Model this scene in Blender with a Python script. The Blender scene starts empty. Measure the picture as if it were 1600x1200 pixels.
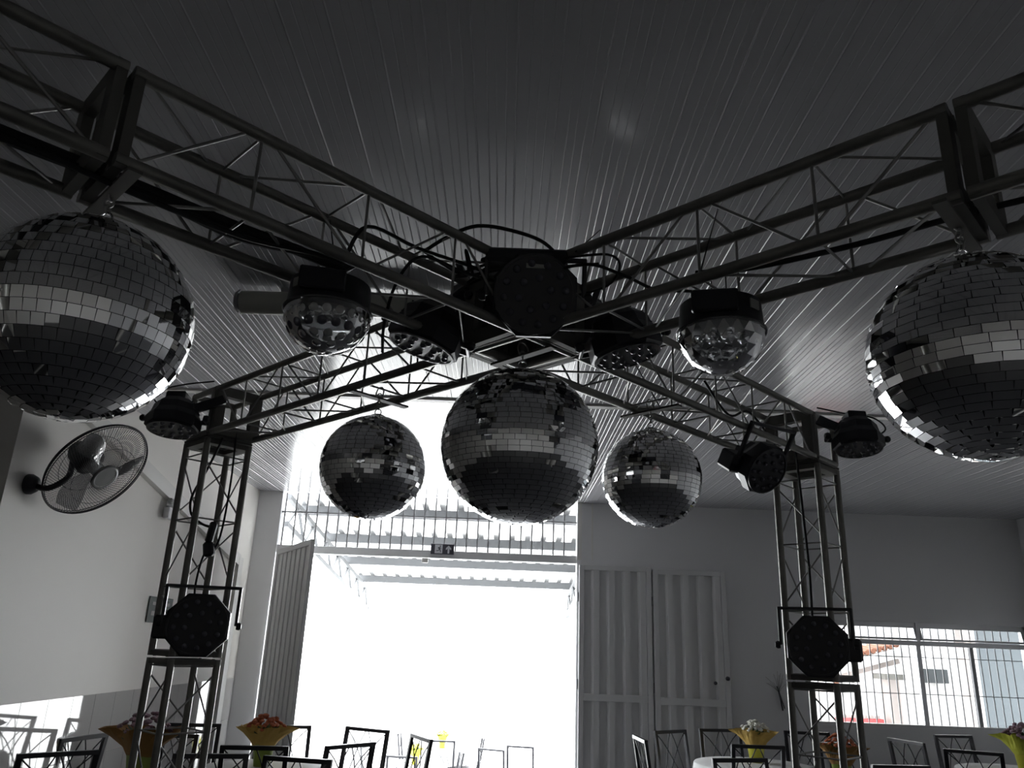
import bpy, math, random
from mathutils import Vector, Matrix, Quaternion
random.seed(7)
S = bpy.context.scene
COL = S.collection
R = math.radians
PI = math.pi

# ------------------------------------------------------------------ camera
cd = bpy.data.cameras.new('camera')
cam = bpy.data.objects.new('camera', cd); COL.objects.link(cam)
cd.sensor_width = 36.0
cd.lens = 36.0 * 1225.0 / 1600.0
cd.clip_start = 0.05; cd.clip_end = 300
PITCH, ROLL, EYE = R(18.5), R(2.22), 1.62
fwd = Vector((0, math.cos(PITCH), math.sin(PITCH)))
rt0 = Vector((1, 0, 0)); up0 = rt0.cross(fwd)
rt = rt0 * math.cos(ROLL) + up0 * math.sin(ROLL)
up = -rt0 * math.sin(ROLL) + up0 * math.cos(ROLL)
m = Matrix((rt, up, -fwd)).transposed().to_4x4()
m.translation = Vector((0, 0, EYE))
cam.matrix_world = m
S.camera = cam

# ------------------------------------------------------------------ light
S.view_settings.view_transform = 'Standard'
S.view_settings.look = 'None'
S.view_settings.gamma = 1
S.view_settings.use_curve_mapping = False
S.view_settings.exposure = 1.82
W = bpy.data.worlds.new('overcast_sky'); S.world = W; W.use_nodes = True
bg = W.node_tree.nodes['Background']
bg.inputs[0].default_value = (0.93, 0.965, 1.0, 1)
bg.inputs[1].default_value = 4.0
S.cycles.max_bounces = 10
S.cycles.diffuse_bounces = 6
S.cycles.glossy_bounces = 5
S.cycles.transparent_max_bounces = 16
S.cycles.sample_clamp_indirect = 6
S.cycles.caustics_reflective = False

K = 0.8                      # scale of the surveyed plan
def P(x, y, z): return Vector((x*K, y*K, (z-1.62)*K + 1.62))
def Q(x, y, z):              # plan surveyed at 0.75
    return Vector((x/.75*K, y/.75*K, (z-1.62)/.75*K + 1.62))
def ZU(z): return (z-1.62)*K + 1.62

BACK = 11.14*K; LEFT = -3.535*K; RIGHT = 7.27*K; CEIL = ZU(3.6)
FRONT = -3.2; LEFT2 = -5.2; RETY = 5.5*K
DX0, DX1 = -3.2*K, 1.0*K
LINT = ZU(2.80)
WX0, WX1, WZ0, WZ1 = 4.11*K, 7.15*K, ZU(.81), ZU(2.13)

def portal(name, x0, x1, z0, z1):
    l = bpy.data.lights.new(name, 'AREA'); l.shape = 'RECTANGLE'
    l.size = x1-x0; l.size_y = z1-z0; l.cycles.is_portal = True
    o = bpy.data.objects.new(name, l); COL.objects.link(o)
    o.location = ((x0+x1)/2, BACK+.16, (z0+z1)/2)
    o.rotation_euler = (R(-90), 0, 0)
portal('daylight_portal_door', DX0, DX1, 0.0, CEIL)
portal('daylight_portal_window', WX0, WX1, WZ0, WZ1)

# ------------------------------------------------------------------ materials
def mat(name, col, rough=.6, metal=0., spec=.5, noise=0., nscale=8., trans=0., coat=0., bump=0., ncol=None):
    M = bpy.data.materials.new(name); M.use_nodes = True
    nt = M.node_tree; b = nt.nodes['Principled BSDF']
    b.inputs['Base Color'].default_value = (*col, 1)
    b.inputs['Roughness'].default_value = rough
    b.inputs['Metallic'].default_value = metal
    b.inputs['Specular IOR Level'].default_value = spec
    b.inputs['Transmission Weight'].default_value = trans
    b.inputs['Coat Weight'].default_value = coat
    if noise or bump:
        tc = nt.nodes.new('ShaderNodeTexCoord'); nz = nt.nodes.new('ShaderNodeTexNoise')
        nz.inputs['Scale'].default_value = nscale; nz.inputs['Detail'].default_value = 5
        nt.links.new(tc.outputs['Object'], nz.inputs['Vector'])
        if noise:
            mx = nt.nodes.new('ShaderNodeMix'); mx.data_type = 'RGBA'
            c2 = ncol or tuple(max(0, c*(1-noise)) for c in col)
            mx.inputs[6].default_value = (*col, 1); mx.inputs[7].default_value = (*c2, 1)
            nt.links.new(nz.outputs['Fac'], mx.inputs[0])
            nt.links.new(mx.outputs[2], b.inputs['Base Color'])
        if bump:
            bp = nt.nodes.new('ShaderNodeBump'); bp.inputs['Strength'].default_value = bump
            bp.inputs['Distance'].default_value = .01
            nt.links.new(nz.outputs['Fac'], bp.inputs['Height'])
            nt.links.new(bp.outputs['Normal'], b.inputs['Normal'])
    return M
def clearmat(name, tint, gloss=.25, rough=.05, milk=0.):
    M = bpy.data.materials.new(name); M.use_nodes = True
    nt = M.node_tree; nt.nodes.remove(nt.nodes['Principled BSDF'])
    out = nt.nodes['Material Output']
    t = nt.nodes.new('ShaderNodeBsdfTransparent'); t.inputs[0].default_value = (*tint, 1)
    g = nt.nodes.new('ShaderNodeBsdfGlossy'); g.inputs['Roughness'].default_value = rough
    fr = nt.nodes.new('ShaderNodeFresnel'); fr.inputs[0].default_value = 1.5
    mp = nt.nodes.new('ShaderNodeMath'); mp.operation = 'MULTIPLY_ADD'
    mp.inputs[1].default_value = 1.0; mp.inputs[2].default_value = gloss*.2; mp.use_clamp = True
    nt.links.new(fr.outputs[0], mp.inputs[0])
    mx = nt.nodes.new('ShaderNodeMixShader')
    nt.links.new(mp.outputs[0], mx.inputs[0])
    src = t.outputs[0]
    if milk:
        d = nt.nodes.new('ShaderNodeBsdfTranslucent'); d.inputs[0].default_value = (.9, .9, .88, 1)
        d2 = nt.nodes.new('ShaderNodeBsdfDiffuse'); d2.inputs[0].default_value = (.8, .8, .78, 1)
        a0 = nt.nodes.new('ShaderNodeMixShader'); a0.inputs[0].default_value = .5
        nt.links.new(d.outputs[0], a0.inputs[1]); nt.links.new(d2.outputs[0], a0.inputs[2])
        m2 = nt.nodes.new('ShaderNodeMixShader'); m2.inputs[0].default_value = milk
        nt.links.new(src, m2.inputs[1]); nt.links.new(a0.outputs[0], m2.inputs[2]); src = m2.outputs[0]
    nt.links.new(src, mx.inputs[1]); nt.links.new(g.outputs[0], mx.inputs[2])
    nt.links.new(mx.outputs[0], out.inputs[0])
    return M

wallW = mat('warm_white_paint', (.87, .845, .80), .55, noise=.06, nscale=1.5)
wallC = mat('cool_white_paint', (.74, .74, .75), .6, noise=.06, nscale=1.3)
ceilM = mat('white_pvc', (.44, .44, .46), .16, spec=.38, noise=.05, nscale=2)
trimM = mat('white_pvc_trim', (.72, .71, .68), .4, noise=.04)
floorM = mat('dark_floor_tile', (.11, .11, .12), .35, noise=.25, nscale=3)
tileM = mat('glazed_wall_tile', (.62, .61, .60), .03, spec=1.0, noise=.04, nscale=3)
steel = mat('galvanised_steel', (.30, .295, .27), .42, metal=.45, noise=.35, nscale=14, ncol=(.17, .165, .15))
steelR = mat('galvanised_rod', (.36, .355, .34), .34, metal=.5, noise=.3, nscale=20)
plateM = mat('dull_steel_plate', (.16, .155, .14), .62, metal=.2, noise=.3, nscale=12)
blackP = mat('black_plastic', (.014, .014, .019), .42, noise=.2)
blackR = mat('black_rubber', (.006, .006, .007), .65)
blackM = mat('black_painted_metal', (.018, .018, .024), .35, noise=.2)
lensM = mat('dark_lens', (.10, .10, .12), .18, spec=.8)
greyFace = mat('pale_grey_face', (.30, .30, .29), .45, noise=.1)
mirror = mat('mirror_glass', (.90, .905, .91), .02, metal=1.0, noise=.06, nscale=30)
grout = mat('dark_backing', (.06, .06, .06), .6)
chrome = mat('chrome', (.6, .6, .62), .12, metal=1.0)
sticker = mat('paper_sticker', (.40, .40, .38), .6, noise=.2, nscale=60)
glassB = mat('lens_glass', (.95, .96, .97), .03, trans=1.0)
domeClear = clearmat('clear_dome_plastic', (.86, .87, .88), .4, .06, milk=.10)
brightDot = clearmat('painted_refraction_lens', (.8, .8, .8), .5, .08, milk=.75)  # milky white paints the bright refraction seen in clear lens dots
domeFacet = clearmat('clear_faceted_plastic', (.88, .89, .90), .6, .04, milk=.10)
winGlass = clearmat('window_glass', (.93, .95, .96), .2, .02)
alu = mat('brushed_aluminium', (.62, .62, .63), .35, metal=.6, noise=.08)
whiteMet = mat('white_painted_steel', (.64, .64, .64), .42, noise=.05)
greyMet = mat('grey_painted_steel', (.30, .30, .31), .45, noise=.1)
cloth = mat('white_tablecloth', (.70, .70, .69), .85, noise=.06, bump=.15, nscale=20)
seatM = mat('black_vinyl', (.02, .02, .025), .45)
signG = mat('dark_grey_green_sign', (.035, .06, .055), .4)
signB = mat('dark_sign_panel', (.06, .06, .075), .35)
signW = mat('sign_white', (.72, .73, .76), .5)
purlM = mat('grey_purlin_paint', (.13, .135, .14), .6)
potG = mat('green_pot', (.26, .34, .05), .5, noise=.1)
potY = mat('yellow_pot', (.62, .60, .06), .5, noise=.1)
wrapY = mat('yellow_tissue', (.55, .36, .08), .7, noise=.3, nscale=25)
wrapO = mat('amber_tissue', (.30, .15, .03), .7, noise=.3, nscale=25)
wrapG = mat('lime_tissue', (.50, .52, .05), .7, noise=.2, nscale=25)
leafM = mat('leaf_green', (.03, .07, .015), .6, noise=.3, nscale=30)
petO = mat('orange_petals', (.55, .14, .05), .7, noise=.4, nscale=40)
petP = mat('purple_petals', (.20, .08, .13), .7, noise=.4, nscale=40, ncol=(.4, .3, .33))
petW = mat('white_petals', (.75, .74, .66), .7, noise=.2, nscale=40)
petY = mat('yellow_petals', (.55, .50, .10), .7, noise=.2, nscale=40)
concrete = mat('pale_concrete', (.62, .61, .59), .8, noise=.15, nscale=2)
outWall = mat('white_render', (.80, .79, .77), .8, noise=.05)
pinkWall = mat('pink_beige_render', (.36, .32, .30), .8, noise=.05)
shadeGrey = mat('shaded_blue_grey', (.055, .062, .065), .8, noise=.05)  # dark tone puts the outside wall's shade into its colour
terra = mat('terracotta', (.30, .13, .08), .8, noise=.3, nscale=6)
redP = mat('red_plastic', (.65, .02, .02), .4)
sheetM = clearmat('translucent_roof_sheet', (.30, .30, .30), .1, .3, milk=.5)
bladeM = clearmat('smoke_fan_blade', (.72, .72, .73), .15, .2)

# ------------------------------------------------------------------ mesh builder
def basis(d):
    d = Vector(d).normalized()
    a = Vector((0, 0, 1)) if abs(d.z) < .95 else Vector((1, 0, 0))
    u = d.cross(a).normalized(); return u, d.cross(u).normalized()
class MB:
    def __init__(s): s.v = []; s.f = []; s.sm = []
    def add(s, vs, fs, smooth=False):
        o = len(s.v); s.v += [Vector(v) for v in vs]
        s.f += [tuple(i+o for i in f) for f in fs]; s.sm += [smooth]*len(fs)
    def box(s, c, size, rot=None, bev=0):
        c = Vector(c); hx, hy, hz = (q/2 for q in size)
        if bev <= 0:
            vs = [Vector((x, y, z)) for x in (-hx, hx) for y in (-hy, hy) for z in (-hz, hz)]
            fs = [(0,1,3,2),(4,6,7,5),(0,4,5,1),(2,3,7,6),(0,2,6,4),(1,5,7,3)]
        else:
            b = min(bev, hx*.9, hy*.9, hz*.9); vs = []; idx = {}
            for sx in (-1,1):
                for sy in (-1,1):
                    for sz in (-1,1):
                        for k in range(3):
                            q = [sx*hx, sy*hy, sz*hz]
                            for j in range(3):
                                if j != k: q[j] -= (sx,sy,sz)[j]*b
                            idx[(sx,sy,sz,k)] = len(vs); vs.append(Vector(q))
            fs = []
            I = idx
            for k in range(3):
                a, b2 = [j for j in range(3) if j != k]
                for sg in (-1,1):
                    loop = []
                    for (p, q) in ((-1,-1),(1,-1),(1,1),(-1,1)):
                        t = [0,0,0]; t[k] = sg; t[a] = p; t[b2] = q; loop.append(I[(*t, k)])
                    fs.append(tuple(loop))
                for p in (-1,1):
                    for q in (-1,1):
                        t0 = [0,0,0]; t1 = [0,0,0]
                        t0[k] = -1; t1[k] = 1
                        for t in (t0, t1): t[a] = p; t[b2] = q
                        fs.append((I[(*t0,a)], I[(*t1,a)], I[(*t1,b2)], I[(*t0,b2)]))
            for sx in (-1,1):
                for sy in (-1,1):
                    for sz in (-1,1): fs.append(tuple(I[(sx,sy,sz,k)] for k in range(3)))
        if rot is not None: vs = [rot @ v for v in vs]
        s.add([v + c for v in vs], fs)
    def bx(s, x0, x1, y0, y1, z0, z1, bev=0):
        s.box(((x0+x1)/2, (y0+y1)/2, (z0+z1)/2), (abs(x1-x0), abs(y1-y0), abs(z1-z0)), None, bev)
    def bar(s, a, b, w, h=None, upv=(0,0,1)):     # rectangular bar
        a = Vector(a); b = Vector(b); d = (b-a); L = d.length; d.normalize()
        upv = Vector(upv)
        if abs(d.dot(upv)) > .97: upv = Vector((1,0,0))
        sd = d.cross(upv).normalized(); u2 = sd.cross(d)
        s.box((a+b)/2, (w, L, h or w), Matrix((sd, d, u2)).transposed())
    def tube(s, pts, r, n=8, closed=False, cap=True, rs=None):
        pts = [Vector(p) for p in pts]; N = len(pts)
        t0 = (pts[1]-pts[0]).normalized(); u, w = basis(t0); rings = []
        prev = t0
        for i, p in enumerate(pts):
            if closed: t = (pts[(i+1) % N]-pts[i-1]).normalized()
            else: t = (pts[min(i+1, N-1)]-pts[max(i-1, 0)]).normalized()
            q = prev.rotation_difference(t); u = q @ u; u = (u - t*u.dot(t)).normalized(); w = t.cross(u); prev = t
            rr = rs[i] if rs else r
            rings.append([p + (u*math.cos(2*PI*k/n) + w*math.sin(2*PI*k/n))*rr for k in range(n)])
        vs = [v for g in rings for v in g]; fs = []
        for i in range(N if closed else N-1):
            j = (i+1) % N
            for k in range(n): fs.append((i*n+k, i*n+(k+1) % n, j*n+(k+1) % n, j*n+k))
        s.add(vs, fs, n > 4)
        if cap and not closed:
            s.add(rings[0], [tuple(range(n))[::-1]]); s.add(rings[-1], [tuple(range(n))])
    def lathe(s, prof, n=32, c=(0,0,0), q=None, smooth=True, capped=True, ph=0.):
        c = Vector(c); vs = []
        for r, z in prof:
            for k in range(n):
                a = 2*PI*k/n + ph; v = Vector((r*math.cos(a), r*math.sin(a), z))
                vs.append((q @ v if q else v) + c)
        fs = []
        for i in range(len(prof)-1):
            for k in range(n): fs.append((i*n+k, i*n+(k+1) % n, (i+1)*n+(k+1) % n, (i+1)*n+k))
        s.add(vs, fs, smooth)
        if capped:
            m_ = len(prof)-1
            if prof[0][0] > 1e-5: s.add(vs[:n], [tuple(range(n))[::-1]])
            if prof[m_][0] > 1e-5: s.add(vs[m_*n:], [tuple(range(n))])
    def torus(s, c, axis, Rr, r, n=24, m_=6, a0=0., a1=2*PI):
        u, w = basis(axis); c = Vector(c); full = abs(a1-a0-2*PI) < 1e-6
        k = n if full else n+1
        s.tube([c + (u*math.cos(a0+(a1-a0)*i/n) + w*math.sin(a0+(a1-a0)*i/n))*Rr for i in range(k)], r, m_, closed=full)
    def prism(s, poly, a, b, thick, o, nrm):       # 2-D poly in frame (o; a,b), extruded along nrm
        o = Vector(o); a = Vector(a); b = Vector(b); nrm = Vector(nrm)*thick; n = len(poly)
        lo = [o + a*x + b*y for x, y in poly]; hi = [v + nrm for v in lo]
        s.add(lo+hi, [tuple(range(n))[::-1], tuple(range(n, 2*n))] + [(i, (i+1) % n, n+(i+1) % n, n+i) for i in range(n)])
    def build(s, name, material, parent=None, world=False, loc=None):
        me = bpy.data.meshes.new(name)
        off = Vector((0,0,0))
        if parent is not None and world: off = parent_origin(parent)
        if loc is not None: off = Vector(loc)
        me.from_pydata([v-off for v in s.v], [], s.f)
        me.polygons.foreach_set('use_smooth', s.sm); me.materials.append(material); me.update()
        o = bpy.data.objects.new(name, me); COL.objects.link(o)
        if parent is not None: o.parent = parent
        elif loc is not None: o.location = loc
        return o
def parent_origin(p):
    v = Vector((0,0,0))
    while p is not None: v += p.location; p = p.parent
    return v
def smoothpts(pts, k=6):
    pts = [Vector(p) for p in pts]; out = []
    for i in range(len(pts)-1):
        p0 = pts[max(i-1,0)]; p1 = pts[i]; p2 = pts[i+1]; p3 = pts[min(i+2, len(pts)-1)]
        for j in range(k):
            t = j/k
            out.append(.5*((2*p1)+(p2-p0)*t+(2*p0-5*p1+4*p2-p3)*t*t+(3*p1-p0-3*p2+p3)*t**3))
    return out + [pts[-1]]
def thing(name, label, cat, loc=(0,0,0), rz=0., group=None, q=None):
    o = bpy.data.objects.new(name, None); COL.objects.link(o); o.location = loc
    o.empty_display_size = .1
    if q is not None: o.rotation_mode = 'QUATERNION'; o.rotation_quaternion = q
    else: o.rotation_euler = (0, 0, rz)
    return tag(o, label, cat, group)
def tag(o, label, cat, group=None, kind=None):
    o['label'] = label; o['category'] = cat
    if group: o['group'] = group
    if kind: o['kind'] = kind
    return o
def struct(o, label=None, cat=None):
    o['kind'] = 'structure'
    if label: o['label'] = label
    if cat: o['category'] = cat
    return o
def dup(root, loc=None, rz=None, label=None, group=None, q=None):
    def cp(o, par):
        c = o.copy(); COL.objects.link(c)
        if par is not None: c.parent = par
        for ch in [x for x in kids.get(o.name, [])]: cp(ch, c)
        return c
    kids = {}
    def walk(o):
        kids[o.name] = list(o.children)
        for ch in o.children: walk(ch)
    bpy.context.view_layer.update(); walk(root)
    r = cp(root, None)
    if loc is not None: r.location = loc
    if rz is not None: r.rotation_euler = (0, 0, rz)
    if q is not None: r.rotation_mode = 'QUATERNION'; r.rotation_quaternion = q
    if label: r['label'] = label
    if group: r['group'] = group
    return r

# ------------------------------------------------------------------ room shell
b = MB(); b.bx(LEFT2-.2, RIGHT+.2, FRONT-.2, BACK+.15, -.12, 0)
struct(b.build('floor', floorM), 'dark tiled hall floor', 'floor')
# ceiling: ribbed PVC boards running towards the door
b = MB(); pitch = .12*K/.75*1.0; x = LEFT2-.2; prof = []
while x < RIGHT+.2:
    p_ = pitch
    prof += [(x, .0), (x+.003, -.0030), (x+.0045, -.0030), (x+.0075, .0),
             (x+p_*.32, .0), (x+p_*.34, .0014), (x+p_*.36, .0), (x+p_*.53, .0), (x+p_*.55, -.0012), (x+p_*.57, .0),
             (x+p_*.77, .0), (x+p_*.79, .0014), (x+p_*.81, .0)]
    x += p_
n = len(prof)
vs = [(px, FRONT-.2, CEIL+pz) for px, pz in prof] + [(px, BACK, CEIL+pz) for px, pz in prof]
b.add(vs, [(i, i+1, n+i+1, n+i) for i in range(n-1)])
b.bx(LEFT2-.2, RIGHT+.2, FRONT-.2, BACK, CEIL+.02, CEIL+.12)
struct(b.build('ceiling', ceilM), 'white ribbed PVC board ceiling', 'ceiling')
b = MB(); sy = 6.42*K
b.bx(LEFT, RIGHT, sy-.03, sy+.03, CEIL-.012, CEIL+.01); b.bx(LEFT, RIGHT, sy-.042, sy-.03, CEIL-.004, CEIL+.01)
struct(b.build('trim_1', trimM), 'pale joint strip running across the ceiling', 'trim')
T = .15
b = MB(); b.bx(LEFT-T, LEFT, RETY, BACK+T, 0, CEIL+.1)
b.bx(LEFT2, LEFT-T, RETY, RETY+T, 0, CEIL+.1)
b.bx(LEFT2-T, LEFT2, FRONT, RETY+T, 0, CEIL+.1)
struct(b.build('wall_left', wallW), 'warm white left wall with a set-back nearer part', 'wall')
b = MB(); b.bx(RIGHT, RIGHT+T, FRONT, BACK+T, 0, CEIL+.1)
struct(b.build('wall_right', wallC), 'plain right wall', 'wall')
b = MB(); b.bx(LEFT2-T, RIGHT+T, FRONT-T, FRONT, 0, CEIL+.1)
struct(b.build('wall_front', wallW), 'plain white wall behind the viewer', 'wall')
b = MB()
b.bx(LEFT-T, DX0, BACK, BACK+T, 0, CEIL+.1)
b.bx(DX1, WX0, BACK, BACK+T, 0, CEIL+.1)
b.bx(WX0, RIGHT+T, BACK, BACK+T, 0, WZ0)
b.bx(WX0, RIGHT+T, BACK, BACK+T, WZ1, CEIL+.1)
b.bx(WX1, RIGHT+T, BACK, BACK+T, WZ0, WZ1)
struct(b.build('wall_back', wallC), 'white end wall with the gateway and window', 'wall')
# pilaster strip beside the gateway
b = MB(); b.bx(DX1, DX1+.05, BACK-.02, BACK, LINT, CEIL-.001)
b.bx(DX1+.16, DX1+.18, BACK-.012, BACK, LINT, CEIL-.001)
struct(b.build('trim_4', trimM), 'slim vertical strips right of the barred transom', 'trim')
# left wall wainscot of glazed tile and sloping moulding
b = MB(); zt = ZU(1.12); y = RETY+.02
tw = .30
while y < BACK-.01:
    y1 = min(y+tw-.004, BACK-.002)
    z = .002
    while z < zt-.02:
        z1 = min(z+.40-.004, zt)
        b.bx(LEFT, LEFT+.008, y, y1, z, z1)
        z += .40
    y += tw
struct(b.build('trim_2', tileM), 'glazed tile wainscot along the left wall', 'trim')
b = MB()
b.bar(P(-3.505, 6.0, 3.38), P(-3.505, 10.55, 2.56), .05, .11, (0,0,1))
b.bx(LEFT, LEFT+.05, 10.50*K, 10.66*K, .002, ZU(2.60))
struct(b.build('trim_3', trimM), 'sloping moulding on the left wall ending in an upright jamb', 'trim')

# transom grille over the gateway
t = bpy.data.objects.new('window_2', None); COL.objects.link(t); t.location = (DX0, BACK+.05, LINT)
struct(t, 'barred transom grille above the gateway', 'window grille')
b = MB(); b.bx(DX0, DX1, BACK+.02, BACK+.10, LINT-.04, LINT+.045, .004); b.build('lintel_beam', whiteMet, t, True)
nb = 27; sp = .153*K
for i in range(nb):
    x = DX0+.035+i*sp
    if x > DX1-.01: break
    b = MB(); b.bar((x, BACK+.055, LINT+.04), (x, BACK+.055, CEIL-.002), .016, .016); b.build('grille_bar', greyMet, t, True)
b = MB(); b.bx(DX0, DX1, BACK+.045, BACK+.065, ZU(3.31), ZU(3.31)+.018); b.build('grille_rail', greyMet, t, True)

# gateway leaves: ribbed steel sheet
def leaf(name, w, h, label, loc, ang, nribs, mid=True, handle=False, dp=.018):
    t = bpy.data.objects.new(name, None); COL.objects.link(t)
    t.location = loc; t.rotation_euler = (0, 0, ang); struct(t, label, 'gate leaf')
    fr = MB(); fw = .055
    fr.bx(0, fw, -.02, .02, 0, h, .003); fr.bx(w-fw, w, -.02, .02, 0, h, .003)
    fr.bx(fw, w-fw, -.02, .02, h-fw, h, .003); fr.bx(fw, w-fw, -.02, .02, 0, fw, .003)
    if mid: fr.bx(fw, w-fw, -.0205, .02, h*.435, h*.435+.07, .003)
    fr.build('leaf_frame', whiteMet, t)
    sh = MB(); inner = w-2*fw; pr = inner/nribs; pf = []
    for i in range(nribs):
        a = fw+i*pr
        pf += [(a, dp), (a+pr*.46, dp), (a+pr*.60, -dp), (a+pr*.97, -dp)]
    pf.append((w-fw, dp)); n = len(pf)
    for (z0, z1) in (((fw, h*.435), (h*.435+.07, h-fw)) if mid else ((fw, h-fw),)):
        vs = [(x, y, z0) for x, y in pf] + [(x, y, z1) for x, y in pf] + [(x, y+.004, z0) for x, y in pf] + [(x, y+.004, z1) for x, y in pf]
        fs = []
        for i in range(n-1):
            fs += [(i, i+1, n+i+1, n+i), (2*n+i, 3*n+i, 3*n+i+1, 2*n+i+1), (n+i, n+i+1, 3*n+i+1, 3*n+i), (i, 2*n+i, 2*n+i+1, i+1)]
        sh.add(vs, fs)
    sh.build('ribbed_sheet', whiteMet, t)
    hg = MB()
    for z in (h*.12, h*.5, h*.86): hg.tube([(-.012, 0, z-.05), (-.012, 0, z+.05)], .011, 8)
    hg.build('hinge', greyMet, t)
    if handle:
        hb = MB(); hb.lathe([(.0, -.05), (.022, -.045), (.022, -.02)], 12, (w-.03, 0, h*.55), Quaternion((1,0,0), R(-90)))
        hb.lathe([(.0, -.045), (.018, -.04), (.018, -.02)], 12, (w-.16, 0, h*.53), Quaternion((1,0,0), R(-90)))
        hb.build('lock_cylinder', blackM, t)
    return t
lh = ZU(2.73)-.03
leaf('door_2', .99*K, lh, 'ribbed white gate leaf folded flat on the wall, next to the gateway', (1.03*K, BACK-.035, .03), 0, 4)
leaf('door_3', .99*K, lh-.02, 'ribbed white gate leaf with a lock, farther from the gateway', (2.045*K, BACK-.04, .03), R(-3), 4, handle=True)
hx, hy = -3.13*K, 11.03*K; ex, ey = -2.33*K, 9.63*K
leaf('door_1', math.hypot(ex-hx, ey-hy), ZU(2.765)-.03, 'ribbed white gate leaf swung into the hall at the left', (hx, hy, .03), math.atan2(ey-hy, ex-hx), 7, mid=False, dp=.006)
for z in (.4, 1.5, 2.3):
    pass

# window in the end wall
t = bpy.data.objects.new('window_1', None); COL.objects.link(t); t.location = (WX0, BACK, WZ0)
struct(t, 'wide aluminium window with a bar grille', 'window')
zt = ZU(1.87); xm = 5.66*K; xs = 6.395*K
b = MB(); f = .035
b.bx(WX0, WX1, BACK+.02, BACK+.09, WZ1-f, WZ1); b.bx(WX0, WX1, BACK+.0, BACK+.09, WZ0, WZ0+f*.6)
b.bx(WX0, WX0+f, BACK+.02, BACK+.09, WZ0, WZ1); b.bx(WX1-f, WX1, BACK+.02, BACK+.09, WZ0, WZ1)
b.bx(WX0, WX1, BACK-.005, BACK+.09, zt-.03, zt+.02); b.bx(xm-.018, xm+.018, BACK+.0, BACK+.09, zt, WZ1)
b.build('window_frame', alu, t, True)
b = MB(); b.bx(xm-.03, xm+.02, BACK+.02, BACK+.06, WZ0+.02, zt-.03); b.build('sash_post', alu, t, True)
b = MB(); b.bx(xs-.02, xs+.02, BACK+.05, BACK+.09, WZ0+.02, zt-.03); b.build('sash_post', greyMet, t, True)
for x0, x1 in ((WX0+f, xm-.018), (xm+.018, WX1-f)):
    b = MB(); ty = BACK+.03; tz = WZ1-f; o = -.035   # tilted-open transom sashes
    for (a, c) in (((x0, ty, tz-.01), (x1, ty, tz-.01)), ((x0, ty+o, zt+.035), (x1, ty+o, zt+.035)),
                   ((x0+.01, ty, tz-.01), (x0+.01, ty+o, zt+.035)), ((x1-.01, ty, tz-.01), (x1-.01, ty+o, zt+.035))):
        b.bar(a, c, .022, .022)
    sa = b.build('transom_sash', alu, t, True)
    g = MB(); g.add([(x0+.01, ty, tz-.01), (x1-.01, ty, tz-.01), (x1-.01, ty+o, zt+.035), (x0+.01, ty+o, zt+.035)], [(0,1,2,3)])
    g.build('glass_pane', winGlass, sa, False, loc=parent_origin(sa))
for x0, x1, yy in ((xs+.02, WX1-f, .075),):
    g = MB(); g.bx(x0, x1, BACK+yy, BACK+yy+.004, WZ0+.02, zt-.03); g.build('glass_pane', winGlass, t, True)
x = WX0+.06
while x < WX1-.05:
    b = MB(); b.bar((x, BACK+.12, WZ0), (x, BACK+.12, WZ1), .010, .010); b.build('grille_bar', greyMet, t, True); x += .086
for z in (ZU(1.213), ZU(1.682)):
    b = MB(); b.bx(WX0, WX1, BACK+.112, BACK+.128, z-.004, z+.004); b.build('grille_rail', greyMet, t, True)

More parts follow.
